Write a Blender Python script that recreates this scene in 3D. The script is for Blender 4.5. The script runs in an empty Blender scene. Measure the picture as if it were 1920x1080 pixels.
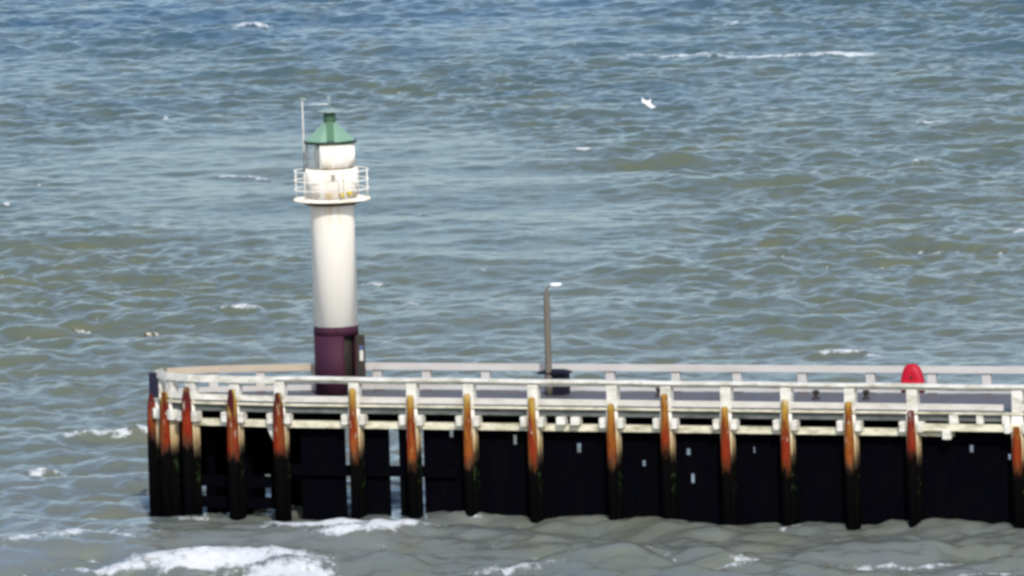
import bpy, bmesh, math, random
import numpy as np
from mathutils import Vector, Matrix

random.seed(7)
R = math.radians
sc = bpy.context.scene
COL = sc.collection

# ------------------------------------------------------------------ helpers
class MB:
    """collects world-space geometry, then links it as one mesh object"""
    def __init__(self):
        self.v = []; self.f = []; self.s = []
    def add(self, verts, faces, smooth=False):
        b = len(self.v)
        self.v += [tuple(map(float, p)) for p in verts]
        self.f += [tuple(i + b for i in f) for f in faces]
        self.s += [smooth] * len(faces)
        return self
    def box(self, c, half, ax=None, ay=None, az=(0, 0, 1)):
        ax = Vector(ax or (1, 0, 0)); ay = Vector(ay or (0, 1, 0)); az = Vector(az); c = Vector(c)
        vs = [c + ax * (sx * half[0]) + ay * (sy * half[1]) + az * (sz * half[2])
              for sz in (-1, 1) for sy in (-1, 1) for sx in (-1, 1)]
        fs = [(0, 2, 3, 1), (4, 5, 7, 6), (0, 1, 5, 4), (2, 6, 7, 3), (0, 4, 6, 2), (1, 3, 7, 5)]
        return self.add(vs, fs)
    def loft(self, rings, cap=True, smooth=True):
        n = len(rings[0]); vs = [p for r in rings for p in r]; fs = []
        for i in range(len(rings) - 1):
            for j in range(n):
                k = (j + 1) % n
                fs.append((i * n + j, i * n + k, (i + 1) * n + k, (i + 1) * n + j))
        self.add(vs, fs, smooth)
        if cap:
            b = len(self.v) - len(vs)
            self.f.append(tuple(b + j for j in reversed(range(n)))); self.s.append(False)
            self.f.append(tuple(b + (len(rings) - 1) * n + j for j in range(n))); self.s.append(False)
        return self
    def lathe(self, c, prof, n=32, smooth=True, cap=True, rot=0.0):
        """prof: list of (r, z) upward"""
        rings = [[(c[0] + r * math.cos(rot + 2 * math.pi * j / n), c[1] + r * math.sin(rot + 2 * math.pi * j / n), c[2] + z)
                  for j in range(n)] for r, z in prof]
        return self.loft(rings, cap, smooth)
    def tube(self, pts, r, n=10):
        pts = [Vector(p) for p in pts]; rings = []
        rr = r if isinstance(r, (list, tuple)) else [r] * len(pts)
        for i, p in enumerate(pts):
            t = (pts[min(i + 1, len(pts) - 1)] - pts[max(i - 1, 0)]).normalized()
            a = Vector((0, 0, 1)) if abs(t.z) < .9 else Vector((1, 0, 0))
            x = t.cross(a).normalized(); y = x.cross(t).normalized()
            rings.append([p + x * (rr[i] * math.cos(2 * math.pi * j / n)) - y * (rr[i] * math.sin(2 * math.pi * j / n)) for j in range(n)])
        return self.loft(rings)
    def build(self, name, mat, parent=None, origin=None, bevel=0.0):
        base = Vector(origin) if origin is not None else (WO[parent.name] if parent else Vector((0, 0, 0)))
        me = bpy.data.meshes.new(name)
        me.from_pydata([tuple(Vector(p) - base) for p in self.v], [], self.f)
        me.polygons.foreach_set('use_smooth', self.s)
        bm = bmesh.new(); bm.from_mesh(me); bmesh.ops.recalc_face_normals(bm, faces=bm.faces); bm.to_mesh(me); bm.free()
        me.materials.append(mat)
        o = bpy.data.objects.new(name, me); COL.objects.link(o)
        if parent:
            o.parent = parent; o.location = base - WO[parent.name]
        else:
            o.location = base
        WO[o.name] = base
        if bevel:
            m = o.modifiers.new('bevel', 'BEVEL'); m.width = bevel; m.segments = 2; m.limit_method = 'ANGLE'
        return o
WO = {}

def thing(name, loc, label, cat, group=None):
    o = bpy.data.objects.new(name, None); COL.objects.link(o); o.location = loc
    o.empty_display_size = .2
    WO[o.name] = Vector(loc); o['label'] = label; o['category'] = cat
    if group: o['group'] = group
    return o

# ------------------------------------------------------------------ materials
def newmat(name):
    m = bpy.data.materials.new(name); m.use_nodes = True
    nt = m.node_tree; b = nt.nodes['Principled BSDF']
    return m, nt, b
def nd(nt, t, **kw):
    n = nt.nodes.new(t)
    for k, v in kw.items():
        if k in n.inputs: n.inputs[k].default_value = v
        else: setattr(n, k, v)
    return n
def coords(nt, scale=(1, 1, 1), rnd=False):
    g = nd(nt, 'ShaderNodeNewGeometry')
    mp = nd(nt, 'ShaderNodeMapping'); mp.inputs['Scale'].default_value = scale
    nt.links.new(g.outputs['Position'], mp.inputs['Vector'])
    return mp.outputs['Vector'], g
def noise(nt, vec, scale, detail=4, rough=.6):
    n = nd(nt, 'ShaderNodeTexNoise'); n.inputs['Scale'].default_value = scale
    n.inputs['Detail'].default_value = detail; n.inputs['Roughness'].default_value = rough
    nt.links.new(vec, n.inputs['Vector']); return n.outputs['Fac']
def ramp(nt, fac, stops):
    r = nd(nt, 'ShaderNodeValToRGB'); e = r.color_ramp.elements
    while len(e) < len(stops): e.new(.5)
    for el, (p, c) in zip(e, stops):
        el.position = p; el.color = (*c, 1) if len(c) == 3 else c
    nt.links.new(fac, r.inputs['Fac']); return r.outputs['Color']
def g3(x): return (x, x, x)
def mix(nt, fac, a, b, mode='MIX'):
    m = nd(nt, 'ShaderNodeMix'); m.data_type = 'RGBA'; m.blend_type = mode
    for sock, val in ((m.inputs['Factor'], fac), (m.inputs[6], a), (m.inputs[7], b)):
        if hasattr(val, 'is_output'): nt.links.new(val, sock)
        elif sock.type == 'RGBA': sock.default_value = (*val, 1)
        else: sock.default_value = val
    return m.outputs[2]
def math_(nt, op, a, b=None, c=None, clamp=False):
    m = nd(nt, 'ShaderNodeMath'); m.operation = op; m.use_clamp = clamp
    for i, val in enumerate((a, b, c)):
        if val is None: continue
        if hasattr(val, 'is_output'): nt.links.new(val, m.inputs[i])
        else: m.inputs[i].default_value = val
    return m.outputs[0]

def mat_var(name, base, dirt, dirt_amt=.5, scale=(3, 3, .8), rough=.6, spec=.3, bump=.2, metal=0.0):
    m, nt, b = newmat(name)
    v, g = coords(nt, scale)
    n1 = noise(nt, v, 1.0, 6, .65)
    f = ramp(nt, n1, [(.42, g3(0)), (.72, g3(1))])
    f = math_(nt, 'MULTIPLY', f, dirt_amt)
    v2, _ = coords(nt, (1, 1, 1))
    n2 = noise(nt, v2, .9, 3, .5)
    c = mix(nt, f, base, dirt)
    c = mix(nt, math_(nt, 'MULTIPLY', n2, .35), c, tuple(x * .6 for x in base))
    nt.links.new(c, b.inputs['Base Color'])
    b.inputs['Roughness'].default_value = rough; b.inputs['Specular IOR Level'].default_value = spec
    b.inputs['Metallic'].default_value = metal
    if bump:
        bp = nd(nt, 'ShaderNodeBump'); bp.inputs['Strength'].default_value = bump; bp.inputs['Distance'].default_value = .02
        nt.links.new(n1, bp.inputs['Height']); nt.links.new(bp.outputs[0], b.inputs['Normal'])
    return m

M = {}
M['white_wood'] = mat_var('white painted timber', (.64, .63, .59), (.26, .24, .16), .9, (1.7, 1.7, 4), .7, .2)
M['white_wood_worn'] = mat_var('worn white painted timber', (.64, .61, .48), (.14, .13, .05), .95, (1.6, 1.6, 5), .7, .2)
M['far_wood'] = mat_var('weathered pale timber', (.45, .44, .435), (.34, .30, .26), .6, (.5, .5, 2), .7, .2)
M['rail_wood'] = mat_var('greying rail paint', (.53, .51, .48), (.30, .28, .22), .7, (1.2, 1.2, 4), .7, .2)
M['beige_wood'] = mat_var('bare beige timber', (.40, .335, .26), (.30, .26, .23), .7, (.8, .8, 3), .7, .2)
M['grey_wood'] = mat_var('grey timber', (.13, .14, .135), (.012, .02, .012), 1., (1.2, 1.2, 5), .7, .2)
M['deck'] = mat_var('deck planks', (.095, .090, .102), (.05, .048, .055), .7, (1.5, 1.5, 1), .6, .3)
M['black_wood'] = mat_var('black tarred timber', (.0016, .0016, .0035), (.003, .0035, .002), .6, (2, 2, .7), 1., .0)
M['dark_plank'] = mat_var('dark painted plank', (.012, .012, .03), (.03, .03, .04), .5, (2, 2, .7), .6, .15)
def mat_tower():
    m, nt, b = newmat('tower white paint')
    v, g = coords(nt, (3.5, 3.5, .3)); n1 = noise(nt, v, 1., 5, .6)
    v2, _ = coords(nt, (1.2, 1.2, .5)); n2 = noise(nt, v2, 1., 4, .6)
    sx = nd(nt, 'ShaderNodeSeparateXYZ'); nt.links.new(g.outputs['Position'], sx.inputs[0])
    t = math_(nt, 'DIVIDE', math_(nt, 'SUBTRACT', sx.outputs['Z'], 10.4), 3.6, clamp=True)
    rust = ramp(nt, t, [(0., g3(0)), (.30, g3(.75)), (.345, g3(.9)), (.385, g3(.5)), (.43, g3(.75)), (.50, g3(.1)), (.69, g3(.1)), (.72, g3(.6)), (.77, g3(.1)), (1., g3(.25))])
    rust = math_(nt, 'MULTIPLY', rust, ramp(nt, n1, [(.44, g3(0)), (.66, g3(1))]))
    c = mix(nt, math_(nt, 'MULTIPLY', ramp(nt, n2, [(.4, g3(0)), (.75, g3(1))]), .3), (.72, .70, .66), (.60, .56, .48))
    c = mix(nt, rust, c, (.50, .34, .12))
    nt.links.new(c, b.inputs['Base Color']); b.inputs['Roughness'].default_value = .7; b.inputs['Specular IOR Level'].default_value = .15
    b.inputs['Diffuse Roughness'].default_value = 1.0
    return m
M['tower_white'] = mat_tower()
M['maroon'] = mat_var('maroon paint', (.046, .013, .026), (.028, .012, .034), .7, (1.0, 1.0, .25), .65, .12, .05)
M['dark_metal'] = mat_var('dark metal', (.016, .014, .012), (.05, .03, .016), .5, (4, 4, 2), .6, .3)
M['green'] = mat_var('green roof', (.175, .30, .215), (.13, .22, .18), .5, (2, 2, 1), .45, .35, .03)
M['dark_green'] = mat_var('dark green', (.01, .03, .022), (.02, .04, .03), .5, (2, 2, 1), .5, .3, .03)
M['mid_green'] = mat_var('mid green', (.07, .15, .09), (.05, .11, .08), .5, (2, 2, 1), .5, .3, .03)
M['vent_grey'] = mat_var('grey green metal', (.22, .29, .28), (.14, .18, .18), .5, (3, 3, 3), .5, .3, .03)
M['yellow'] = mat_var('yellow lamp', (.6, .47, .02), (.3, .2, .03), .4, (9, 9, 9), .5, .3, 0)
M['pole'] = mat_var('weathered pole', (.12, .105, .085), (.06, .055, .05), .7, (3, 3, .5), .7, .2)
M['lamp_white'] = mat_var('white lamp shell', (.8, .82, .83), (.6, .6, .6), .2, (4, 4, 4), .4, .4, 0)
M['box'] = mat_var('navy cabinet paint', (.007, .007, .016), (.014, .014, .022), .6, (2, 2, 2), .6, .1, .03)
M['red'] = mat_var('red plastic', (.38, .0012, .018), (.22, .001, .011), .5, (3.5, 3.5, 3.5), .5, .25, 0)
M['blue'] = mat_var('blue paint', (.06, .08, .2), (.04, .05, .12), .4, (3, 3, 3), .5, .3, 0)
M['grey_plate'] = mat_var('grey plate', (.25, .23, .19), (.15, .13, .1), .4, (3, 3, 3), .5, .3, 0)
M['seam'] = mat_var('aged white strip', (.60, .57, .52), (.5, .46, .4), .3, (3, 3, 3), .5, .3, 0)
M['glass_lens'] = mat_var('lens', (.11, .145, .13), (.07, .09, .09), .7, (1, 1, 9), .15, .6, 0)

# white pile: painted above, bare, wet and black with weed in the tide zone
def mat_pile():
    m, nt, b = newmat('painted pile')
    v, g = coords(nt, (2.2, 2.2, .7))
    n1 = noise(nt, v, 1.3, 6, .65)
    v2, _ = coords(nt, (4, 4, 4)); n2 = noise(nt, v2, 1., 3, .6)
    sx = nd(nt, 'ShaderNodeSeparateXYZ'); nt.links.new(g.outputs['Position'], sx.inputs[0])
    z = math_(nt, 'ADD', sx.outputs['Z'], math_(nt, 'MULTIPLY', math_(nt, 'SUBTRACT', n1, .5), 1.1))
    t = math_(nt, 'DIVIDE', z, 6.0, clamp=True)
    c = ramp(nt, t, [(0., (.0012, .0012, .002)), (.18, (.002, .0025, .002)), (.385, (.0025, .0025, .0025)), (.44, (.06, .045, .028)),
                     (.50, (.34, .25, .13)), (.60, (.60, .52, .36)), (.70, (.76, .74, .70))])
    weed = math_(nt, 'MULTIPLY', ramp(nt, n2, [(.55, g3(0)), (.65, g3(1))]),
                 ramp(nt, t, [(.20, g3(0)), (.26, g3(1)), (.32, g3(1)), (.38, g3(0))]))
    c = mix(nt, math_(nt, 'MULTIPLY', weed, .8), c, (.026, .05, .014))
    nt.links.new(c, b.inputs['Base Color']); b.inputs['Roughness'].default_value = .9; b.inputs['Specular IOR Level'].default_value = .02
    return m
M['pile'] = mat_pile()

# fender timber: yellow, amber and red rust stains, black below the tide mark
def mat_fender(name, s):
    m, nt, b = newmat(name)
    oi = nd(nt, 'ShaderNodeObjectInfo')
    g = nd(nt, 'ShaderNodeNewGeometry')
    off = nd(nt, 'ShaderNodeVectorMath'); off.operation = 'ADD'
    cmb = nd(nt, 'ShaderNodeCombineXYZ')
    rr = math_(nt, 'MULTIPLY', oi.outputs['Random'], 60.)
    nt.links.new(rr, cmb.inputs['X']); nt.links.new(rr, cmb.inputs['Y'])
    nt.links.new(g.outputs['Position'], off.inputs[0]); nt.links.new(cmb.outputs[0], off.inputs[1])
    mp = nd(nt, 'ShaderNodeMapping'); mp.inputs['Scale'].default_value = (4.5, 4.5, .55)
    nt.links.new(off.outputs[0], mp.inputs['Vector'])
    n1 = noise(nt, mp.outputs[0], 1., 3, .5)
    mp2 = nd(nt, 'ShaderNodeMapping'); mp2.inputs['Scale'].default_value = (6, 6, 1.9)
    nt.links.new(off.outputs[0], mp2.inputs['Vector'])
    n2 = noise(nt, mp2.outputs[0], 1., 6, .68)
    sx = nd(nt, 'ShaderNodeSeparateXYZ'); nt.links.new(g.outputs['Position'], sx.inputs[0])
    z = math_(nt, 'ADD', sx.outputs['Z'], math_(nt, 'MULTIPLY', math_(nt, 'SUBTRACT', n2, .5), 1.35))
    z = math_(nt, 'ADD', z, math_(nt, 'MULTIPLY_ADD', oi.outputs['Random'], .8, s - .40))
    t = math_(nt, 'DIVIDE', z, 6.0, clamp=True)
    low = [(0., (.0012, .0012, .002)), (.385, (.0022, .002, .002))]
    red = ramp(nt, t, low + REDS[name]); amb = ramp(nt, t, low + AMBS[name])
    c = mix(nt, ramp(nt, n1, [(.46, g3(0)), (.56, g3(1))]), red, amb)
    c = mix(nt, 1.0, c, (.80, .70, .74), 'MULTIPLY')
    mp3 = nd(nt, 'ShaderNodeMapping'); mp3.inputs['Scale'].default_value = (5, 5, 1.3)
    nt.links.new(off.outputs[0], mp3.inputs['Vector']); n3 = noise(nt, mp3.outputs[0], 1.3, 5, .65)
    pw = math_(nt, 'MULTIPLY', ramp(nt, n3, [(.60, g3(0)), (.67, g3(.7))]), ramp(nt, t, [(.52, g3(0)), (.62, g3(1))]))
    c = mix(nt, pw, c, (.55, .52, .44))
    dk = math_(nt, 'MULTIPLY', ramp(nt, n3, [(.34, g3(.8)), (.42, g3(0))]), ramp(nt, t, [(.44, g3(0)), (.50, g3(1))]))
    c = mix(nt, dk, c, (.05, .016, .012))
    nt.links.new(c, b.inputs['Base Color']); b.inputs['Roughness'].default_value = .9; b.inputs['Specular IOR Level'].default_value = .03
    return m
REDS = {'rust stained fender timber': [(.43, (.07, .025, .010)), (.49, (.20, .030, .010)), (.58, (.19, .026, .010)), (.70, (.15, .035, .012)), (.78, (.26, .13, .02)), (.88, (.45, .36, .08))],
        'red fender timber': [(.42, (.06, .02, .01)), (.47, (.20, .022, .008)), (.56, (.20, .028, .010)), (.64, (.10, .012, .012)), (.74, (.055, .008, .016)), (.86, (.05, .010, .02))]}
AMBS = {'rust stained fender timber': [(.43, (.08, .05, .025)), (.49, (.24, .075, .015)), (.58, (.23, .085, .015)), (.72, (.29, .15, .02)), (.82, (.40, .32, .06)), (.9, (.6, .56, .4))],
        'red fender timber': [(.42, (.06, .03, .02)), (.47, (.17, .05, .015)), (.56, (.17, .05, .015)), (.66, (.15, .04, .012)), (.78, (.34, .26, .03)), (.88, (.46, .40, .06))]}
M['fender'] = mat_fender('rust stained fender timber', 0.)
M['fender_red'] = mat_fender('red fender timber', -.1)

def mat_glass():
    m, nt, b = newmat('lantern glass')
    b.inputs['Base Color'].default_value = (.75, .8, .78, 1); b.inputs['Roughness'].default_value = .03
    b.inputs['Alpha'].default_value = .13
    return m
M['glass'] = mat_glass()

# ------------------------------------------------------------------ camera
F_PX = 20000.; TH = R(5.95); RHO = R(1.7)
CAM = Vector((0, -400, 50))
r0 = Vector((1, 0, 0)); u0 = Vector((0, math.sin(TH), math.cos(TH))); fw = Vector((0, math.cos(TH), -math.sin(TH)))
cr = math.cos(RHO) * r0 - math.sin(RHO) * u0; cu = math.sin(RHO) * r0 + math.cos(RHO) * u0
cam = bpy.data.cameras.new('camera'); co = bpy.data.objects.new('camera', cam); COL.objects.link(co)
mw = Matrix((cr, cu, -fw)).transposed().to_4x4(); mw.translation = CAM
co.matrix_world = mw
cam.sensor_width = 36; cam.lens = 36 * F_PX / 1920
cam.clip_start = 1; cam.clip_end = 60000
sc.camera = co
def ground(px, py, z):
    d = fw + cr * ((px - 960) / F_PX) + cu * ((540 - py) / F_PX)
    return CAM + d * ((z - CAM.z) / d.z)
def at_y(px, py, y):
    d = fw + cr * ((px - 960) / F_PX) + cu * ((540 - py) / F_PX)
    return CAM + d * ((y - CAM.y) / d.y)

# ------------------------------------------------------------------ light
SUN_EL, SUN_AZ = 39., 9.      # azimuth from straight behind the camera towards the right
el, az = R(SUN_EL), R(SUN_AZ)
sd = Vector((math.sin(az) * math.cos(el), -math.cos(az) * math.cos(el), math.sin(el)))
sun = bpy.data.lights.new('sun', 'SUN'); sun.energy = 2.8; sun.angle = R(.6); sun.color = (1, .95, .87)
so = bpy.data.objects.new('sun', sun); COL.objects.link(so)
so.rotation_euler = sd.to_track_quat('Z', 'Y').to_euler(); so.location = (0, -60, 80)
w = bpy.data.worlds.new('World'); sc.world = w; w.use_nodes = True
nt = w.node_tree; bg = nt.nodes['Background']
sky = nt.nodes.new('ShaderNodeTexSky'); sky.sky_type = 'NISHITA'; sky.sun_disc = False
sky.sun_elevation = el; sky.sun_rotation = math.atan2(sd.x, sd.y); sky.dust_density = 1.4; sky.air_density = 1.0
nt.links.new(sky.outputs[0], bg.inputs[0]); bg.inputs[1].default_value = .15
sc.view_settings.view_transform = 'Standard'; sc.view_settings.look = 'None'; sc.view_settings.exposure = .55; sc.view_settings.gamma = 1
sc.cycles.filter_width = 3.2
sc.cycles.max_bounces = 6

# ------------------------------------------------------------------ water
# breakers and whitecaps: (px, py, half length m, half depth m, ridge height m, foam, tilt)
FOAM = [
 (430, 1046, 3.2, 1.35, .25, 1.35, -.10), (545, 1060, 2.2, 1.25, .18, 1.35, -.28), (320, 1046, 2.2, .9, .2, 1.1, .0), (215, 1052, 1.8, .8, .1, 1.0, .0),
 (130, 1022, 2.6, 1.0, .15, .9, .05), (50, 1014, 2.4, .7, .1, .95, .0), (230, 1012, 1.5, .5, .08, .75, .0),
 (600, 1000, 1.9, 1.1, .30, 1.4, -.05), (700, 1004, 2.0, 1.3, .22, 1.35, .1), (770, 998, 1.2, .8, .1, 1.05, .1), (655, 1012, 1.6, .7, .1, 1.15, .0),
 (520, 996, .7, .4, .12, 1.0, .0),
 (210, 816, 1.6, .45, .22, .95, .0), (128, 820, .6, .4, .15, 1.0, .0), (270, 814, .6, .4, .15, 1.0, .0), (85, 880, 1.0, .5, .32, 1.05, .0), (60, 884, .6, .5, .1, .85, .0),
 (440, 324, 1.1, .7, .15, 1.0, .0), (490, 326, .5, .5, .1, .9, .0), (440, 580, 1.1, .45, .16, .95, .12), (480, 576, .4, .4, .1, 1.0, .1),
 (525, 485, .5, .5, .15, 1.0, .0), (770, 563, .45, .5, .2, 1.2, .0), (715, 518, 1.0, .5, .1, .75, .0),
 (1088, 281, .6, .5, .12, 1.1, .0), (1748, 227, .7, .6, .12, 1.0, .0), (1775, 463, 1.0, .5, .15, .95, .0),
 (1590, 656, 1.4, .5, .18, .95, .0), (1540, 657, .5, .4, .1, 1.0, .0), (1640, 660, .5, .4, .1, .9, .0), (1660, 735, .8, .4, .1, .6, 0),
 (1300, 99, 3.2, .9, .06, .95, .0), (1420, 103, 3.4, .9, .06, 1.05, .0), (1590, 101, 2.2, .8, .08, 1.15, .0), (1500, 104, 2.4, .7, .05, .9, 0), (1210, 95, 2.2, .8, .05, .8, 0),
 (470, 40, 1.2, 1.4, .1, .9, .0), (320, 214, .8, .9, .1, .7, 0), (1185, 325, 1.2, .8, .1, .5, .0), (785, 318, .4, .6, .1, .9, 0), (790, 396, .3, .5, .1, .9, 0),
 (10, 378, .3, .5, .1, 1.0, 0), (1912, 438, .4, .6, .1, 1.0, 0), (300, 244, .5, .8, .1, .8, 0), (70, 342, .2, .4, .1, 1.0, 0),
 (1240, 968, .35, .3, .12, 1.2, 0), (1720, 300, .5, .8, .1, .7, 0), (1380, 42, .6, 1, .1, .8, 0), (740, 935, .4, .3, .2, .9, 0),
]
# larger shoaling waves close to the shore: (px, py, half length, half depth, height, tilt)
FOAM += [(1340, 1052, 2.0, .5, .08, .80, 0), (1420, 1040, 1.4, .4, .06, .8, 0), (1690, 1042, 2.2, .5, .08, .82, 0), (1000, 1058, 1.8, .5, .08, .78, 0), (1180, 1030, 1.2, .4, .06, .75, 0), (1850, 1060, 1.6, .5, .08, .8, 0),
         (880, 972, .5, .35, .05, .78, 0), (1150, 976, .5, .35, .05, .75, 0), (1480, 986, .5, .35, .05, .75, 0), (365, 968, .8, .4, .05, .8, 0), (520, 965, .7, .35, .05, .78, 0)]
SWELL = [(640, 955, 2.6, 1.3, .45, -.25), (1180, 985, 3.0, 1.3, .30, -.3), (1780, 1010, 5.0, 1.8, .22, -.3), (420, 1042, 6.0, 1.5, .15, -.12),
         (100, 1030, 5.0, 1.6, .25, -.05), (690, 1020, 4.0, 1.5, .25, .1), (1350, 1040, 5.0, 1.5, .1, -.1)]
def make_water():
    rng = np.random.default_rng(11)
    Lx, Ly, nx, ny = 176., 400., 1360, 1600
    x0, y0 = -88., -60.
    kx = 2 * np.pi * np.fft.fftfreq(nx, Lx / nx); ky = 2 * np.pi * np.fft.fftfreq(ny, Ly / ny)
    KX, KY = np.meshgrid(kx, ky); K = np.hypot(KX, KY); K[0, 0] = 1e-6
    wd = R(-97)                                     # waves run towards the shore
    c = (KX * math.cos(wd) + KY * math.sin(wd)) / K
    kp = 2 * np.pi / 7.0
    def field(spec):
        a = np.sqrt(spec) * (rng.standard_normal((ny, nx)) + 1j * rng.standard_normal((ny, nx)))
        return a
    S = np.exp(-1.25 * (kp / K) ** 2) / K ** 3.55 * (.18 + .82 * np.clip(c, 0, 1) ** 4 + .10 * np.clip(-c, 0, 1)) * np.exp(-(K / (2 * np.pi / .55)) ** 2)
    k2 = 2 * np.pi / 16.
    S2 = np.exp(-1.25 * (k2 / K) ** 2) / K ** 6 * np.clip(c, 0, 1) ** 6 * np.exp(-(K / (2 * np.pi / 6.)) ** 2)
    G = np.exp(-(KX * 7.) ** 2 - (KY * 14.) ** 2)      # drifting gust patches that roughen and calm the chop
    def waves(spec, hs):
        spec = spec.copy(); spec[0, 0] = 0; spec[K < 2 * np.pi / 34] = 0
        A = field(spec); A *= hs / 4 / np.fft.ifft2(A).real.std()
        f = lambda q: np.fft.ifft2(q).real
        return [f(A), f(-1j * KX / K * A), f(-1j * KY / K * A), f(KX * KX / K * A), f(KY * KY / K * A), f(KX * KY / K * A)]
    gust = np.fft.ifft2(field(G)).real; gust = np.clip(1 + .28 * gust / gust.std(), .4, 1.45)
    gust = gust + .55 * np.exp(-(((y0 + np.arange(ny) * Ly / ny) + 18.) / 9.) ** 2)[:, None]     # chop thrown back from the pier
    W = [a * gust + b_ for a, b_ in zip(waves(S, HS), waves(S2, HS2))]
    lam = .75
    h, dx, dy = W[0], W[1], W[2]
    J = (1 + lam * W[3]) * (1 + lam * W[4]) - (lam * W[5]) ** 2
    xs = x0 + np.arange(nx) * Lx / nx; ys = y0 + np.arange(ny) * Ly / ny
    X, Y = np.meshgrid(xs, ys)
    Xr, Yr = X.copy(), Y.copy()
    foam = np.clip((np.quantile(J, .012) - J) / .12, 0, 1.0)
    # breakers
    def blob(px, py, a, b, t):
        p = ground(px, py, .15)
        ux, uy = X - p.x, Y - p.y
        cu_, su_ = math.cos(t * 2.2), math.sin(t * 2.2)
        return (ux * cu_ + uy * su_) / a, (-ux * su_ + uy * cu_) / b
    for px, py, a, b, hh, fo, t in FOAM:
        s, q = blob(px, py, a, b, t)
        q = q + .35 * np.sin(s * 2.3 + px)
        e = np.exp(-(s ** 2) ** 1.5) * np.exp(-np.where(q > 0, q / 1.15, q / .75) ** 2)
        h += hh * e
        foam = np.maximum(foam, fo * np.exp(-(s ** 2) ** 1.5 * .8) * np.exp(-np.where(q > -.2, (q + .2) / 1.2, (q + .2) / .45) ** 2))
    for px, py, a, b, hh, t in SWELL:
        s, q = blob(px, py, a, b, t)
        q = q + .5 * np.sin(s * 1.7 + px)
        h += hh * (np.exp(-s ** 2) * (np.exp(-q ** 2) - .45 * np.exp(-((q + 1.6) / 1.2) ** 2)))
    ed = np.minimum(np.minimum(X - x0, x0 + Lx - X), np.minimum(Y - y0, y0 + Ly - Y))
    wnd = np.clip((ed - .6) / 10., 0, 1); wnd = wnd * wnd * (3 - 2 * wnd)
    P = np.stack([X + lam * dx * wnd, Y + lam * dy * wnd, h * wnd], -1).reshape(-1, 3)
    idx = np.arange(nx * ny).reshape(ny, nx)
    q = np.stack([idx[:-1, :-1], idx[:-1, 1:], idx[1:, 1:], idx[1:, :-1]], -1).reshape(-1, 4)
    # the sea beyond, out to the horizon
    x1, y1 = xs[-1], ys[-1]; B = 30000.
    n0 = len(P)
    ext = np.array([(-B, -B, 0), (B, -B, 0), (B, B, 0), (-B, B, 0)], float)
    P = np.vstack([P, ext])
    c00, c10, c11, c01 = idx[0, 0], idx[0, -1], idx[-1, -1], idx[-1, 0]
    q = np.vstack([q, [[n0, n0 + 1, c10, c00], [n0 + 1, n0 + 2, c11, c10], [n0 + 2, n0 + 3, c01, c11], [n0 + 3, n0, c00, c01]]])
    me = bpy.data.meshes.new('water')
    me.vertices.add(len(P)); me.vertices.foreach_set('co', P.astype(np.float32).ravel())
    me.loops.add(len(q) * 4); me.loops.foreach_set('vertex_index', q.astype(np.int32).ravel())
    me.polygons.add(len(q)); me.polygons.foreach_set('loop_start', (np.arange(len(q)) * 4).astype(np.int32))
    me.polygons.foreach_set('use_smooth', np.ones(len(q), bool))
    me.update(calc_edges=True)
    at = me.attributes.new('foam', 'FLOAT', 'POINT')
    at.data.foreach_set('value', np.concatenate([foam.ravel(), np.zeros(4)]).astype(np.float32))
    o = bpy.data.objects.new('water', me); COL.objects.link(o); o['kind'] = 'structure'
    return o
HS = .36; HS2 = .40

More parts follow.
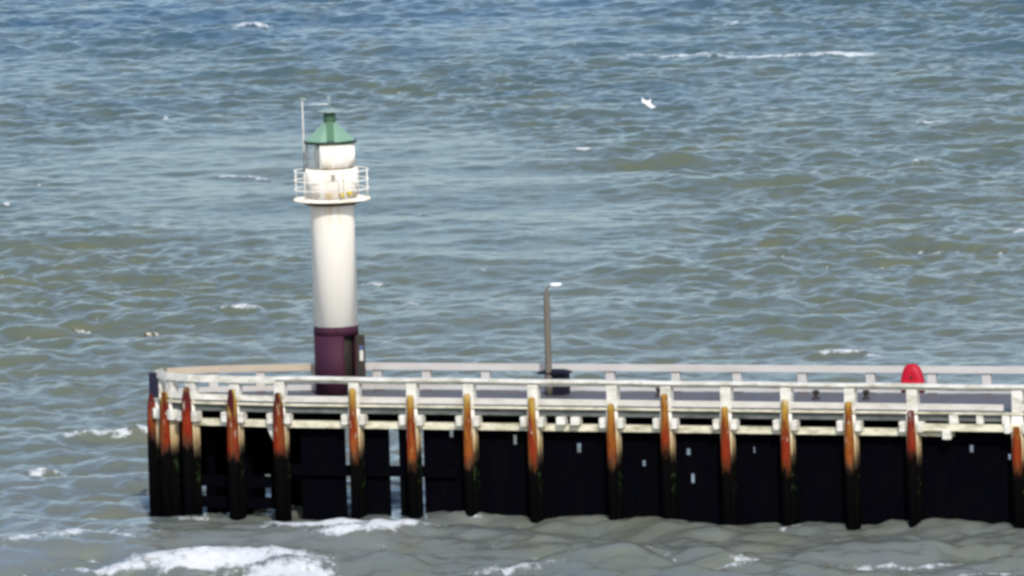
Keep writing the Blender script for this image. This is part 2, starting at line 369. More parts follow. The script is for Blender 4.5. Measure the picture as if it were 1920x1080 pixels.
def mat_water():
    m, nt, b = newmat('sea water')
    v, g = coords(nt, (1, 1, 1))
    sx = nd(nt, 'ShaderNodeSeparateXYZ'); nt.links.new(g.outputs['Position'], sx.inputs[0])
    # silt tint and painted-in sky reflection: blue far out, grey near shore, drifting patches
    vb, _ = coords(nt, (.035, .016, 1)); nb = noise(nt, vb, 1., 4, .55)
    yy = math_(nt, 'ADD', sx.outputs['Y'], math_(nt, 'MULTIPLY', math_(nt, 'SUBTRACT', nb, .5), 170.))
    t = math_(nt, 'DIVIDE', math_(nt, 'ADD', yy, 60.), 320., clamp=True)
    body = ramp(nt, t, SILT_SKY_TINT)
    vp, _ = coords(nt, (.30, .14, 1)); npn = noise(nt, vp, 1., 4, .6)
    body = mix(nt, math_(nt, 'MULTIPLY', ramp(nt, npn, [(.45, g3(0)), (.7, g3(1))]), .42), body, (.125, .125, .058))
    # foam
    fa = nd(nt, 'ShaderNodeAttribute'); fa.attribute_name = 'foam'
    vf, _ = coords(nt, (2.0, .9, 3.0)); nf = noise(nt, vf, 1., 8, .72)
    ff = math_(nt, 'ADD', fa.outputs['Fac'], math_(nt, 'MULTIPLY', math_(nt, 'SUBTRACT', nf, .5), 3.2))
    ff = ramp(nt, ff, [(.50, g3(0)), (1.4, g3(.92))])
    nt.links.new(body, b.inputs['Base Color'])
    b.inputs['Roughness'].default_value = .23; b.inputs['IOR'].default_value = 1.333
    # ripples
    v1, _ = coords(nt, (1.1, 1.3, 1)); r1 = noise(nt, v1, 1.1, 5, .62)
    v2, _ = coords(nt, (1.0, .6, 1)); r2 = noise(nt, v2, 4.2, 4, .6)
    hh = math_(nt, 'ADD', math_(nt, 'MULTIPLY', r1, .10), math_(nt, 'MULTIPLY', r2, .035))
    bp = nd(nt, 'ShaderNodeBump'); bp.inputs['Strength'].default_value = .8; bp.inputs['Distance'].default_value = 1.
    nt.links.new(hh, bp.inputs['Height']); nt.links.new(bp.outputs[0], b.inputs['Normal'])
    fo = nd(nt, 'ShaderNodeBsdfPrincipled'); fo.inputs['Base Color'].default_value = (.70, .72, .74, 1); fo.inputs['Roughness'].default_value = .8
    bf = nd(nt, 'ShaderNodeBump'); bf.inputs['Strength'].default_value = .8; bf.inputs['Distance'].default_value = .5
    nt.links.new(nf, bf.inputs['Height']); nt.links.new(bf.outputs[0], fo.inputs['Normal'])
    ms = nd(nt, 'ShaderNodeMixShader'); out = nt.nodes['Material Output']
    nt.links.new(ff, ms.inputs[0]); nt.links.new(b.outputs[0], ms.inputs[1]); nt.links.new(fo.outputs[0], ms.inputs[2])
    nt.links.new(ms.outputs[0], out.inputs['Surface'])
    return m
SILT_SKY_TINT = [(0., (.140, .155, .155)), (.2, (.105, .118, .108)), (.4, (.085, .098, .068)), (.65, (.068, .088, .068)), (.85, (.045, .078, .085)), (1., (.03, .07, .11))]  # pale blue-grey near stop stands in for missing sky reflection
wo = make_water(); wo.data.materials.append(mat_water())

# ------------------------------------------------------------------ pier geometry
O = Vector((-8.81, -1.65, 0)); YAW = math.atan2(-.3453, .9385)
UD = Vector((math.cos(YAW), math.sin(YAW), 0)); VD = Vector((-UD.y, UD.x, 0))   # along, and across towards the sea
def P(u, v, z): return O + UD * u + VD * v + Vector((0, 0, z))
def U_of(px): return (px - 525) * .02098
UEND = 46.0
HEAD = [Vector(p) for p in [(-8.81, -1.65, 0), (-10.54, -.80, 0), (-12.22, .02, 0), (-13.02, .82, 0), (-13.46, 1.55, 0)]]
BACK = [Vector(p) for p in [(-13.2, 2.3, 0), (-12.44, 2.57, 0), (-11.2, 2.68, 0), (-9.8, 2.6, 0), (-7.57, 2.37, 0), (-5.34, 2.10, 0)]]
def far_at(x): return Vector((x, 2.10 - .322 * (x + 5.34), 0))
FEND = far_at(O.x + UD.x * UEND)
DZ = 4.36
ROOT = P(0, 2.4, 0)
pier = thing('pier', ROOT, 'long timber pier on rust stained piles with a rounded left end and black screened underside', 'pier')

def prism(poly, z0, z1):
    m = MB(); n = len(poly)
    vs = [(p.x, p.y, z0) for p in poly] + [(p.x, p.y, z1) for p in poly]
    fs = [tuple(reversed(range(n))), tuple(range(n, 2 * n))] + [(i, (i + 1) % n, n + (i + 1) % n, n + i) for i in range(n)]
    return m.add(vs, fs)
def wall_along(m, pts, t, z0, z1, off=0.0):
    """mitred board following a polyline; t thickness, off shifts to the left of travel"""
    n = len(pts); L = []; Rr = []
    for i, p in enumerate(pts):
        d0 = (pts[i] - pts[i - 1]).normalized() if i else (pts[1] - pts[0]).normalized()
        d1 = (pts[i + 1] - pts[i]).normalized() if i < n - 1 else d0
        d = (d0 + d1).normalized(); nn = Vector((-d.y, d.x, 0)); k = 1 / max(.5, nn.dot(Vector((-d0.y, d0.x, 0))))
        L.append(p + nn * (off + t / 2) * k); Rr.append(p + nn * (off - t / 2) * k)
    rings = [[(a.x, a.y, z0), (b.x, b.y, z0), (b.x, b.y, z1), (a.x, a.y, z1)] for a, b in zip(L, Rr)]
    return m.loft(rings, True, False)

near_end = P(UEND, 0, 0)
outline = [near_end] + HEAD + BACK + [FEND]
# deck of individual planks laid across, in one mesh
poly = outline
prism(poly, DZ - .13, DZ).build('deck', M['deck'], pier)
# plank joints as thin raised planks on top of the straight part
front_line = [near_end, P(0, 0, 0)]
headline = HEAD + [BACK[0]]
m = MB(); wall_along(m, list(reversed([near_end] + headline)), .30, DZ - .035, DZ + .03, -.14)
m.build('edge_board', M['white_wood_worn'], pier)
m = MB(); wall_along(m, list(reversed([near_end] + headline)), .12, 4.05, 4.30, -.06)
m.build('fascia_beam', M['grey_wood'], pier)
m = MB(); wall_along(m, BACK + [FEND], .3, 3.05, 4.28, -.25)
m.build('back_beam', M['black_wood'], pier)
# front waling; ends at the right where the raised timber takes over
u_w = U_of(1788)
m = MB(); wall_along(m, [P(u_w, 0, 0), P(0, 0, 0)] + HEAD[1:3], .2, 3.48, 3.735, -.06); m.build('waling', M['white_wood_worn'], pier)
m = MB()
m.box(P(U_of(1735) + (UEND - U_of(1735)) / 2, -.16, 3.82), ((UEND - U_of(1735)) / 2, .11, .13), UD, VD); m.build('raised_waling', M['white_wood_worn'], pier, bevel=.02)
for px, wd_ in ((1792, .17), (1840, .13), (1888, .15), (1965, .15), (2010, .15)):
    MB().box(P(U_of(px), -.15, 4.15), (wd_, .1, .19), UD, VD).build('spacer_block', M['white_wood'], pier, bevel=.02)
MB().box(P(U_of(1779), -.2, 3.58), (.16, .1, .19), UD, VD).build('end_block', M['white_wood'], pier, bevel=.02)
for px in (1062, 1089):
    MB().box(P(U_of(px), -.14, 3.89), (.17, .2, .15), UD, VD).build('beam_end', M['white_wood'], pier, bevel=.02)
# joists beneath the deck
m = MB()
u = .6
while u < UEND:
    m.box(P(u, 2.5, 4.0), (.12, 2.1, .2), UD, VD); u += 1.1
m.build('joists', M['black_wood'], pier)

def make_pile(c, ud, vd, ftop, fmat, wide=0.0, lean=0.0, white=True):
    """square pile under the deck edge with its fender timber and two clamp blocks"""
    base = Vector((c.x, c.y, 0))
    def Q(a, b, z): return base + ud * a + vd * b + Vector((0, 0, z))
    m = MB(); m.loft([[Q(a * s, b * s, z) for a, b in ((-.22, -.22), (.22, -.22), (.22, .2), (-.22, .2))] for z, s in ((-2.5, 1.06), (2.0, 1.03), (DZ - .005, 1))], True, False)
    p = m.build('pile', M['pile'] if white else M['black_wood'], pier, origin=base, bevel=.03)
    prof = [(.08, ftop), (.118, ftop - .04), (.128, ftop - .2), (.14, min(4.0, ftop - .3)), (.165, min(3.55, ftop - .45)), (.175 + wide, 3.15), (.18 + wide, 2.2), (.17 + wide, -2.0)]
    if wide: prof = [(.08, ftop), (.115, ftop - .04), (.135, ftop - .25), (.19, ftop - .5), (.215, 3.5), (.235, 2.2), (.23, -2.0)]
    rings = [[Q(r * math.cos(2 * math.pi * j / 14), -.30 + lean * (z - 4) + r * math.sin(2 * math.pi * j / 14), z) for j in range(14)] for r, z in reversed(prof)]
    MB().loft(rings).build('fender', fmat, p)
    for s in (-1, 1):
        MB().box(Q(s * .35, -.16, 3.84), (.115, .20, .195), ud, vd).build('clamp_block', M['white_wood'], p, bevel=.025)
    return p
tops = {525: 4.82, 668: 5.02, 778: 4.78, 886: 4.86, 1008: 4.76, 1157: 4.55, 1258: 4.95, 1370: 4.5, 1482: 4.8, 1600: 4.75, 1715: 4.45, 1908: 3.9, 2040: 4.6, 2160: 4.6, 2280: 4.7}
PILES = list(tops)
for px in PILES:
    make_pile(P(U_of(px), 0, 0), UD, VD, tops[px], M['fender_red'] if px in (525, 1715) else M['fender'], .08 if px == 525 else 0.)
# round the head
for (hp, hn, tp) in ((HEAD[1], (-.43, -.9, 0), 4.9), (HEAD[2], (-.60, -.8, 0), 4.95), (HEAD[3], (-.80, -.6, 0), 4.7), (HEAD[4], (-.97, -.24, 0), 4.6)):
    nv = -Vector(hn).normalized(); uv = Vector((nv.y, -nv.x, 0))
    make_pile(hp, uv, nv, tp, M['fender_red'], .08)
# back row of round dark piles
def dark_pile(p):
    MB().lathe((p.x, p.y, 0), [(.23, -2.5), (.21, 3.1), (.2, 4.2)], 14).build('inner_pile', M['black_wood'], pier, origin=(p.x, p.y, 0))
CLEAR = [555, 651, 739, 791, 849, 970, 1090, 1211, 1297, 1420, 1821, 1890]    # lines of sight through the screen
spots = [605, 697, 823] + [px + d for px in PILES if 850 < px < 1950 for d in (40, 75)]
for px in spots:
    if min(abs(px - c) for c in CLEAR) < 24: continue
    uu = U_of(px - 7); dark_pile(P(uu - .65, 2.2, 0)); dark_pile(P(uu - 1.35, 4.1, 0))
for b_ in BACK[:5]: dark_pile(b_ + Vector((0, -.35, 0)))
dark_pile(Vector((-11.6, 1.4, 0))); dark_pile(Vector((-10.2, .9, 0))); dark_pile(Vector((-12.6, 1.6, 0)))
# plank screen behind the front piles, with a few chinks where the sea shows through
def rail_y(px): return 706 + (px - 525) * .01147
def z_of(px, py): return 5.4 - (py - rail_y(px)) / 50.3
holes = [(1090, 843, .16, .34), (1297, 850, .20, .24), (1300, 900, .22, .36), (970, 828, .16, .36), (1211, 872, .12, .2), (1420, 846, .12, .22), (1821, 843, .14, .26), (849, 817, .14, .26), (1890, 858, .1, .2)]
gaps = [(555, 9), (651, 10), (739, 19), (791, 8)]
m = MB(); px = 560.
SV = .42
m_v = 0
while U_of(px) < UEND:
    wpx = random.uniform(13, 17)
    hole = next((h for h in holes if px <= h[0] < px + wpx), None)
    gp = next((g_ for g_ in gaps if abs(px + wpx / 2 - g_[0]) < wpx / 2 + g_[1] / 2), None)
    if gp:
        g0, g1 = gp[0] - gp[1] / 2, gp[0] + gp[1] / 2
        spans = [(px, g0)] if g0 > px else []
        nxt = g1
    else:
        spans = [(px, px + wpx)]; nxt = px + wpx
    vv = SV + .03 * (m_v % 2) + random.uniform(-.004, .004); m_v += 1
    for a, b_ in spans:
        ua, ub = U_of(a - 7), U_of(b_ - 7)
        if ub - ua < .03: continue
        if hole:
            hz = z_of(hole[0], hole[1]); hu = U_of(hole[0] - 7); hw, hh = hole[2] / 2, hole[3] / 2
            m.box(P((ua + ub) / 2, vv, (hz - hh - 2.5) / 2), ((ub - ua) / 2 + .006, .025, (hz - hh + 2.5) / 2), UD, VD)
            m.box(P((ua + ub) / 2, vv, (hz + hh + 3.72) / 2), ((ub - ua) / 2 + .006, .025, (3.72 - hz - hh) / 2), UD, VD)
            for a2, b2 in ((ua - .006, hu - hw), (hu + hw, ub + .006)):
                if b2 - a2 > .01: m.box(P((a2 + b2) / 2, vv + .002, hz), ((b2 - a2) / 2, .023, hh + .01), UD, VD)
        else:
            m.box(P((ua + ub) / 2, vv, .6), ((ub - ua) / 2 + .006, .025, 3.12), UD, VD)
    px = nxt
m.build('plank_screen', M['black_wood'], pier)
MB().box(P(U_of(690), .3, z_of(690, 887)), (U_of(690) - U_of(525), .08, .2), UD, VD).build('brace', M['black_wood'], pier)
# dark boards closing the seaward side of the head, broken off near the water
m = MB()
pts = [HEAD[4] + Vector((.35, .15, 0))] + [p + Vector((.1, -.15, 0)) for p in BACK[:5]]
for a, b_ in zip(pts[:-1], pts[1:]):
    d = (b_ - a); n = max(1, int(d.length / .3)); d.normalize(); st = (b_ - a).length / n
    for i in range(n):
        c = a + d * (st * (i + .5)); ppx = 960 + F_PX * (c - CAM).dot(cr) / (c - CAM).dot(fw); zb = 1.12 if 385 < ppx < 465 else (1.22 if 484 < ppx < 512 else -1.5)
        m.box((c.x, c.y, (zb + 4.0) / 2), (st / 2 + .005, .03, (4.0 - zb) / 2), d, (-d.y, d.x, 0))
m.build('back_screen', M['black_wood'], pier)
for hz_ in (1.35, .55):
    m = MB(); wall_along(m, [HEAD[0] + Vector((0, .35, 0)), HEAD[1] + Vector((0, .35, 0)), HEAD[2] + Vector((.1, .3, 0))], .2, hz_ - .22, hz_ + .2); m.build('brace', M['black_wood'], pier)
# knee bracket under the waling
q = [P(U_of(497), -.02, 3.48), P(U_of(518), -.02, 3.48), P(U_of(518), -.02, 2.85), P(U_of(509), -.02, 2.9)]
m = MB(); m.loft([q, [p + VD * .14 for p in q]], True, False); m.build('knee_bracket', M['white_wood'], pier)
# dark fender board hung on the tip of the head
c = at_y(290, 739, HEAD[4].y - .1)
MB().box((c.x, c.y, c.z), (.19, .10, .83), (.98, -.2, 0), (.2, .98, 0)).build('fender_board', M['dark_plank'], pier, bevel=.02)

# ------------------------------------------------------------------ front railing
fr = thing('railing', P(12, 0, DZ), 'long straight white railing with a thick rounded handrail along the near side of the pier', 'railing')
m = MB(); n = 16
prof = [(-.05, 5.16), (-.05, 5.29), (-.235, 5.295), (-.24, 5.375), (-.21, 5.40), (.19, 5.40), (.22, 5.375), (.22, 5.295), (.05, 5.29), (.05, 5.16)]
rings = []
for i in range(40):
    uu = -.1 + (UEND + .1) * i / 39
    dz = .012 * math.sin(uu * 1.1) + .008 * math.sin(uu * 2.7)
    rings.append([P(uu, v, z + dz) for v, z in prof])
m.loft(rings, True, False).build('handrail', M['white_wood'], fr)
u1 = U_of(1880)
MB().box(P((u1 + .1) / 2, -.11, 4.57), (u1 / 2, .05, .115), UD, VD).build('lower_rail', M['rail_wood'], fr, bevel=.015)
u2, u3 = U_of(1912), UEND
MB().box(P((u2 + u3) / 2, -.11, 4.57), ((u3 - u2) / 2, .05, .115), UD, VD).build('lower_rail', M['rail_wood'], fr, bevel=.015)
for px in PILES:
    MB().box(P(U_of(px), 0, (5.22 + DZ + .033) / 2), (.205, .185, (5.22 - DZ - .033) / 2), UD, VD).build('post', M['white_wood'], fr, bevel=.02)
# ------------------------------------------------------------------ railing round the head
hr = thing('railing', HEAD[2] + Vector((0, 0, DZ)), 'curved white plank railing round the left end of the pier', 'railing')
hl = [P(-.12, 0, 0)] + HEAD[1:] + [BACK[0]]
hs = list(reversed(hl))
m = MB(); wall_along(m, hs, .09, 5.14, 5.40, -.14); m.build('top_rail', M['white_wood'], hr)
m = MB(); wall_along(m, hs[2:], .08, 4.47, 4.68, -.12); m.build('lower_rail', M['white_wood'], hr)
for (hp, hn) in ((HEAD[1], (-.43, -.9, 0)), (HEAD[2], (-.60, -.8, 0)), (HEAD[3], (-.80, -.6, 0)), (HEAD[4], (-.97, -.24, 0))):
    nv = -Vector(hn).normalized(); uv = Vector((nv.y, -nv.x, 0))
    MB().box(hp + nv * .06 + Vector((0, 0, (5.36 + DZ + .033) / 2)), (.2, .17, (5.36 - DZ - .033) / 2), uv, nv).build('post', M['white_wood'], hr, bevel=.02)
# ------------------------------------------------------------------ seaward railing
br = thing('railing', far_at(3) + Vector((0, 0, DZ)), 'weathered pinkish white plank railing along the seaward side of the pier, behind the lighthouse', 'railing')
bl = [HEAD[4] + Vector((.02, .15, 0))] + BACK + [FEND]
m = MB(); wall_along(m, BACK[4:] + [FEND], .10, 5.14, 5.40, .02); m.build('top_rail', M['far_wood'], br)
m = MB(); wall_along(m, BACK[:5], .10, 5.14, 5.398, .02); m.build('top_rail', M['beige_wood'], br)['label'] = 'beige bare wood rail left of the lighthouse'
m = MB(); wall_along(m, BACK + [FEND], .08, 4.40, 4.60, .02); m.build('lower_rail', M['far_wood'], br)
def far_post(p, d):
    n_ = Vector((-d.y, d.x, 0))
    MB().box(p + n_ * .18 + Vector((0, 0, (5.36 + DZ - .3) / 2)), (.17, .13, (5.36 - DZ + .3) / 2), d, n_).build('post', M['far_wood'], br, bevel=.02)
fd = Vector((1, -.322, 0)).normalized()
for px in (705, 797, 908, 1030, 1142, 1265, 1380, 1502, 1630, 1745, 1848, 1960, 2080):
    p = ground(px, 681 + (px - 700) * .0055, 5.4); far_post(far_at(p.x), fd)
for px in (590, 487, 400):
    p = ground(px, 684, 5.4); i = min(range(len(BACK) - 1), key=lambda k: 0 if BACK[k].x <= p.x <= BACK[k + 1].x else 1)
    t = (p.x - BACK[i].x) / (BACK[i + 1].x - BACK[i].x); far_post(BACK[i].lerp(BACK[i + 1], t), (BACK[i + 1] - BACK[i]).normalized())

# ------------------------------------------------------------------ lighthouse
LC = Vector((-6.70, 1.30, DZ + .001))
lh = thing('lighthouse', LC, 'slim white round lighthouse with maroon base, railed gallery and green conical roof', 'lighthouse')
def AZ(a, r, z, c=LC): return Vector((c.x + r * math.sin(R(a)), c.y - r * math.cos(R(a)), z))
def ring_sector(m, a0, a1, r, t, z0, z1, n=14):
    rings = []
    for i in range(n + 1):
        a = a0 + (a1 - a0) * i / n
        rings.append([AZ(a, r, z0), AZ(a, r - t, z0), AZ(a, r - t, z1), AZ(a, r, z1)])
    return m.loft(rings, True, True)
ZB = 6.96
# base with the doorway left open on the right-hand side
DA0, DA1, DZ0, DZ1 = 20, 66, DZ + .02, 6.62
m = MB(); ring_sector(m, DA1, 360 + DA0, .85, .12, DZ, DZ1, 40); ring_sector(m, 0, 360, .85, .2, DZ1, ZB, 40)
# flat shading keeps ring ends crisp
m.build('base', M['maroon'], lh)
MB().lathe((LC.x, LC.y, 0), [(.62, DZ), (.62, 6.9)], 24).build('inner_wall', M['dark_metal'], lh)
door = MB(); d0 = AZ(DA1 - 1, .87, 0); dd = Vector((.97, .24, 0))
door.box(d0 + dd * .12 + Vector((0, 0, 5.70)), (.17, .03, .9), dd, (-dd.y, dd.x, 0))
dob = door.build('door', M['dark_metal'], lh)
MB().box(d0 + dd * .15 + Vector((.0, -.04, 5.82)), (.07, .012, .20), dd, (-dd.y, dd.x, 0)).build('notice', M['rail_wood'], dob)
MB().box(d0 + dd * .15 + Vector((.0, -.04, 6.12)), (.07, .012, .08), dd, (-dd.y, dd.x, 0)).build('notice', M['blue'], dob)
MB().lathe((LC.x, LC.y, 0), [(.838, ZB), (.83, 11.5), (.86, 11.56), (.86, 11.62)], 40).build('shaft', M['tower_white'], lh)
gal = MB().lathe((LC.x, LC.y, 0), [(1.43, 11.725), (1.445, 11.735), (1.445, 11.79), (1.43, 11.80)], 48).build('gallery', M['tower_white'], lh)
MB().lathe((LC.x, LC.y, 0), [(.9, 11.55), (1.14, 11.64), (1.2, 11.722)], 40).build('corbel', M['dark_metal'], gal)
rail = MB()
for zz in (12.16, 12.50, 12.86):
    rail.tube([AZ(a, 1.40, zz) for a in range(0, 361, 9)], .018, 8)
for a in range(15, 375, 60):
    rail.tube([AZ(a, 1.40, 11.79), AZ(a, 1.40, 12.88)], .02, 8)
rail.build('gallery_rail', M['tower_white'], gal)
wr = MB().lathe((LC.x, LC.y, 0), [(.965, 11.795), (.965, 12.9), (.95, 12.93)], 40).build('watch_room', M['tower_white'], lh)
MB().box(AZ(5, .96, 12.66), (.075, .03, .10), (math.cos(R(5)), math.sin(R(5)), 0), (-math.sin(R(5)), math.cos(R(5)), 0)).build('vent', M['grey_plate'], wr)
MB().box(AZ(-30, .965, 11.98), (.05, .03, .05)).build('vent', M['grey_plate'], wr)
for a, zz, rr_ in ((22, 11.98, .10), (40, 12.04, .085)):
    c = AZ(a, 1.03, zz); dv = Vector((math.sin(R(a)), -math.cos(R(a)), 0)); 
    MB().tube([c - dv * .09, c + dv * .02, c + dv * .10], [rr_ * .6, rr_, rr_ * .75], 12).build('lamp', M['yellow'], wr)
MB().box(AZ(28, .965, 12.35), (.012, .012, .52)).build('cable', M['grey_plate'], wr)
m = MB(); ring_sector(m, -24, 215, .915, .06, 12.985, 13.9, 40)
lan = m.build('lantern_room', M['tower_white'], lh)
MB().lathe((LC.x, LC.y, 0), [(.88, 12.93), (.88, 12.99)], 40).build('shadow_gap', M['grey_plate'], lan)  # recessed ring, its grey standing in for the shadow line below the lantern
for a in (-24, 5, 40):
    MB().box(AZ(a, .925, 13.44), (.02, .012, .455), (math.cos(R(a)), math.sin(R(a)), 0), (-math.sin(R(a)), math.cos(R(a)), 0)).build('panel_seam', M['seam'], lan)
m = MB(); ring_sector(m, -145, -24.5, .90, .02, 12.992, 13.9, 20); m.build('glazing', M['glass'], lan)
for a in (-145, -84):
    MB().tube([AZ(a, .9, 12.99), AZ(a, .9, 13.9)], .03, 8).build('mullion', M['grey_plate'], lan)
MB().lathe((LC.x - .28, LC.y - .1, 0), [(.22, 12.995), (.30, 13.1), (.36, 13.3), (.38, 13.45), (.36, 13.6), (.30, 13.8), (.2, 13.88)], 24).build('lens', M['glass_lens'], lan)
roof = MB().lathe((LC.x, LC.y, 0), [(.985, 13.99), (.6, 14.35), (.25, 14.66), (.23, 14.70)], 8, False, True, R(22.5)).build('roof', M['green'], lh)
MB().lathe((LC.x, LC.y, 0), [(.97, 13.895), (1.0, 13.91), (1.0, 13.985), (.97, 13.995)], 40).build('eave', M['dark_green'], roof)
# raised seam strip up the front of the roof
a_ = AZ(2, .95, 14.015); b_ = AZ(2, .22, 14.70)
sv = (b_ - a_).normalized(); sxx = Vector((1, 0, 0)); sn = sv.cross(sxx).normalized()
MB().box((a_ + b_) / 2, (.135, .02, (b_ - a_).length / 2), sxx, sn, sv).build('roof_strip', M['mid_green'], roof)
MB().lathe((LC.x, LC.y, 0), [(.23, 14.67), (.23, 15.03)], 20).build('vent_pipe', M['mid_green'], roof)
MB().lathe((LC.x, LC.y, 0), [(.2, 15.04), (.50, 15.075), (.48, 15.12), (.12, 15.2)], 28).build('vent_cap', M['vent_grey'], roof)
MB().tube([(LC.x, LC.y, 15.18), (LC.x, LC.y, 15.62)], .03, 8).add([], []).build('spike', M['vent_grey'], roof)
MB().box((LC.x, LC.y, 15.60), (.07, .05, .05)).build('wind_vane', M['vent_grey'], roof)
mp_ = AZ(-133, 1.40, 0)
mast = MB().tube([(mp_.x, mp_.y, 11.79), (mp_.x, mp_.y, 15.42)], .030, 10).build('mast', M['rail_wood'], lh)
MB().tube([(mp_.x - .1, mp_.y, 15.50), (mp_.x + .14, mp_.y, 15.47)], .055, 8).build('aerial', M['vent_grey'], mast)
MB().tube([(mp_.x, mp_.y, 15.30), (LC.x - .05, LC.y, 15.36)], .016, 8).build('stay', M['lamp_white'], mast)

# ------------------------------------------------------------------ lamp post and cabinet on the deck
g_ = ground(1030, 741, DZ)
lp = thing('lamp_post', (g_.x, g_.y, DZ), 'slender brownish lamp post with a small white lamp head, rising from the deck', 'lamp post')
MB().lathe((g_.x, g_.y, 0), [(.15, DZ), (.15, DZ + .5), (.125, DZ + .7), (.11, 8.20), (.06, 8.30)], 14).build('pole', M['pole'], lp)
MB().tube([(g_.x, g_.y, 8.22), (g_.x + .02, g_.y, 8.40), (g_.x + .12, g_.y - .03, 8.50), (g_.x + .28, g_.y - .05, 8.53)], [.05, .045, .04, .04], 8).build('arm', M['pole'], lp)
hc = Vector((g_.x + .36, g_.y - .06, 8.535))
rings = [[hc + Vector((x, s * math.cos(t), .62 * s * math.sin(t))) for t in [2 * math.pi * j / 12 for j in range(12)]] for x, s in ((-.23, .03), (-.18, .085), (-.02, .115), (.15, .10), (.23, .04))]
MB().loft(rings).build('lamp_head', M['lamp_white'], lp)
g_ = ground(1046, 740, DZ)
cb = thing('cabinet', (g_.x, g_.y, DZ), 'dark navy cabinet with an overhanging lid standing at the foot of the lamp post', 'cabinet')
MB().box((g_.x, g_.y + .1, DZ + .40), (.40, .30, .395), UD, VD).build('body', M['box'], cb, bevel=.02)
c = Vector((g_.x - .1, g_.y + .1, 0))
m = MB(); m.loft([[c + UD * a * k + VD * b * k + Vector((0, 0, z)) for a, b in ((-.58, -.38), (.58, -.38), (.58, .38), (-.58, .38))] for z, k in ((DZ + .795, 1), (DZ + .86, 1), (DZ + .95, .55))], True, False)
m.build('lid', M['box'], cb)

# ------------------------------------------------------------------ red lifebuoy housing fixed behind the handrail
c = P(U_of(1710), .33, 0)
rb = thing('lifebuoy_housing', (c.x, c.y, DZ), 'bright red rounded housing standing up behind the near handrail at the right', 'lifebuoy housing')
out = [(-.42, 5.02), (-.45, 5.14), (-.45, 5.35), (-.43, 5.58), (-.375, 5.80), (-.30, 5.97), (-.18, 6.075), (.0, 6.10), (.16, 6.075), (.28, 5.96), (.37, 5.78), (.43, 5.56), (.46, 5.34), (.46, 5.14), (.43, 5.02)]
rings = []
for vv, k in ((-.20, .55), (-.17, .80), (-.12, .93), (-.05, 1.0), (.08, 1.0), (.13, .93), (.17, .75)):
    rings.append([Vector((c.x, c.y, 0)) + UD * (x * k) + VD * vv + Vector((0, 0, 5.5 + (z - 5.5) * k)) for x, z in out])
MB().loft(rings).build('shell', M['red'], rb)
lq = Vector((c.x, c.y, 5.62)) - VD * .185
MB().lathe((lq.x, lq.y, lq.z), [(.02, -.06), (.05, -.04), (.05, .04), (.02, .06)], 12).build('latch', M['dark_metal'], rb)
MB().box((c.x, c.y + .0, (DZ + 5.06) / 2 + .02), (.07, .07, (5.06 - DZ) / 2), UD, VD).build('bracket_post', M['white_wood'], rb)

# ------------------------------------------------------------------ small dark bollards on the deck
proto = None
for px, py, lab in ((1236, 743, 'small dark bollard on the deck, nearest to the lamp post of three'),
                    (1530, 748, 'small dark bollard on the deck, midway between two white rail posts'),
                    (1624, 748, 'small dark bollard on the deck, the one nearest to the red housing')):
    g_ = ground(px, py, DZ)
    if proto is None:
        proto = MB().lathe((g_.x, g_.y, DZ + .002), [(.16, 0), (.15, .04), (.09, .06), (.085, .2), (.13, .24), (.14, .29), (.08, .33)], 16).build('bollard', M['dark_metal'], None, origin=(g_.x, g_.y, DZ))
        o = proto
    else:
        o = proto.copy(); COL.objects.link(o); o.location = (g_.x, g_.y, DZ)
    o['label'] = lab; o['category'] = 'bollard'; o['group'] = 'bollards on the pier deck'

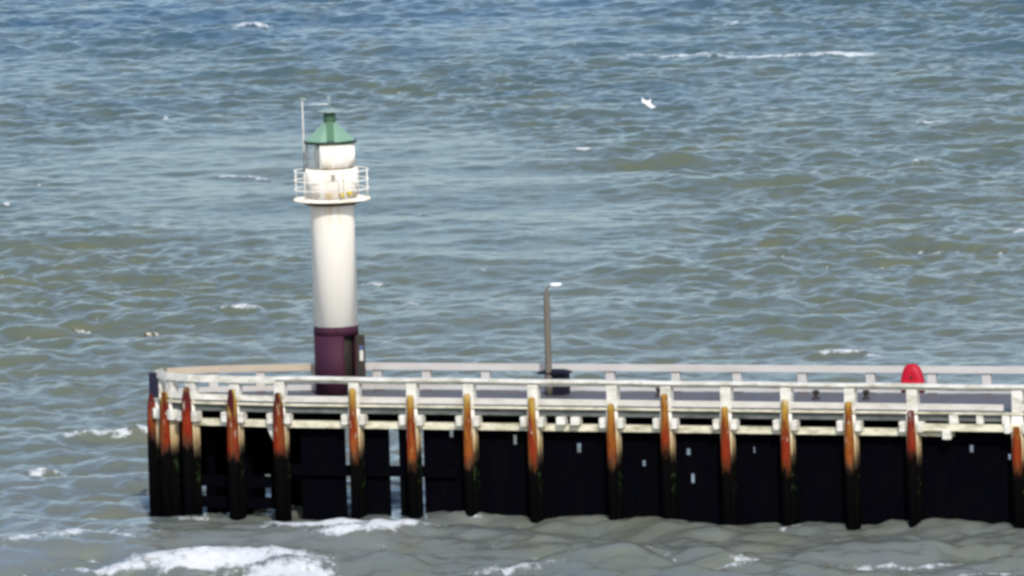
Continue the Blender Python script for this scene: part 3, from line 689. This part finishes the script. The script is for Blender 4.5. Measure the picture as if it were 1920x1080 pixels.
# ------------------------------------------------------------------ gulls
def mat_gull(name, back, tip, body=(.78, .78, .77)):
    m, nt, b = newmat(name)
    tc = nd(nt, 'ShaderNodeTexCoord'); sx = nd(nt, 'ShaderNodeSeparateXYZ'); nt.links.new(tc.outputs['Object'], sx.inputs[0])
    ay = math_(nt, 'ABSOLUTE', sx.outputs['Y'])
    c = mix(nt, ramp(nt, ay, [(.07, g3(0)), (.10, g3(1))]), body, back)
    c = mix(nt, ramp(nt, ay, [(.46, g3(0)), (.5, g3(1))]), c, tip)
    c = mix(nt, ramp(nt, sx.outputs['X'], [(.262, g3(0)), (.268, g3(1))]), c, (.6, .35, .03))
    nt.links.new(c, b.inputs['Base Color']); b.inputs['Roughness'].default_value = .7
    return m
def gull(loc, rot, lift, droop, mat, label, k=1.0):
    m = MB()
    # body and head, tail to beak along +x
    prof = [(-.30, .012, 0, 2.6), (-.24, .022, 0, 2.4), (-.17, .05, 0, 1.2), (-.06, .078, -.005, 1), (.06, .075, -.005, 1), (.14, .052, .012, 1), (.19, .046, .03, 1), (.235, .038, .03, 1), (.262, .014, .022, 1), (.30, .009, .014, 1), (.315, .003, .008, 1)]
    m.loft([[(x, r * wy * math.cos(t), zc + r * math.sin(t)) for t in [2 * math.pi * j / 12 for j in range(12)]] for x, r, zc, wy in prof])
    for s in (-1, 1):
        st = []
        for y, z, xc, ch, th in ((.02, .02, .02, .15, .030), (.16, .02 + lift * .8, .05, .16, .024), (.32, .02 + lift, .07, .14, .016), (.46, .02 + lift - droop * .45, .03, .10, .010), (.60, .02 + lift - droop, -.06, .035, .004)):
            ch *= k; ring = [(xc + ch / 2 * math.cos(t), s * y, z + th * math.sin(t) + .012 * math.cos(t)) for t in [2 * math.pi * j / 10 for j in range(10)]]
            st.append(ring)
        m.loft(st)
    o = m.build('seagull', mat, None)
    o.location = loc; o.rotation_euler = rot
    if k > 1.5: o.scale = (.62, .62, .62)
    o['label'] = label; o['category'] = 'seagull'
    return o
gm1 = mat_gull('grey brown gull', (.40, .36, .31), (.03, .03, .035), (.46, .42, .36)); gm2 = mat_gull('white gull', (.75, .76, .78), (.55, .55, .56))
gull(at_y(286, 628, 2), (R(4), R(-4), R(215)), .06, .16, gm1, 'pale gull with dark wing tips gliding low left of the pier end', 1.35)
gull(at_y(1216, 193, 60), Matrix(((-.50, .80, -.33), (.25, -.25, -.93), (-.83, -.55, -.08))).to_euler(), .10, .06, gm2, 'white gull banking over the open sea, high right of the lighthouse', 1.9)
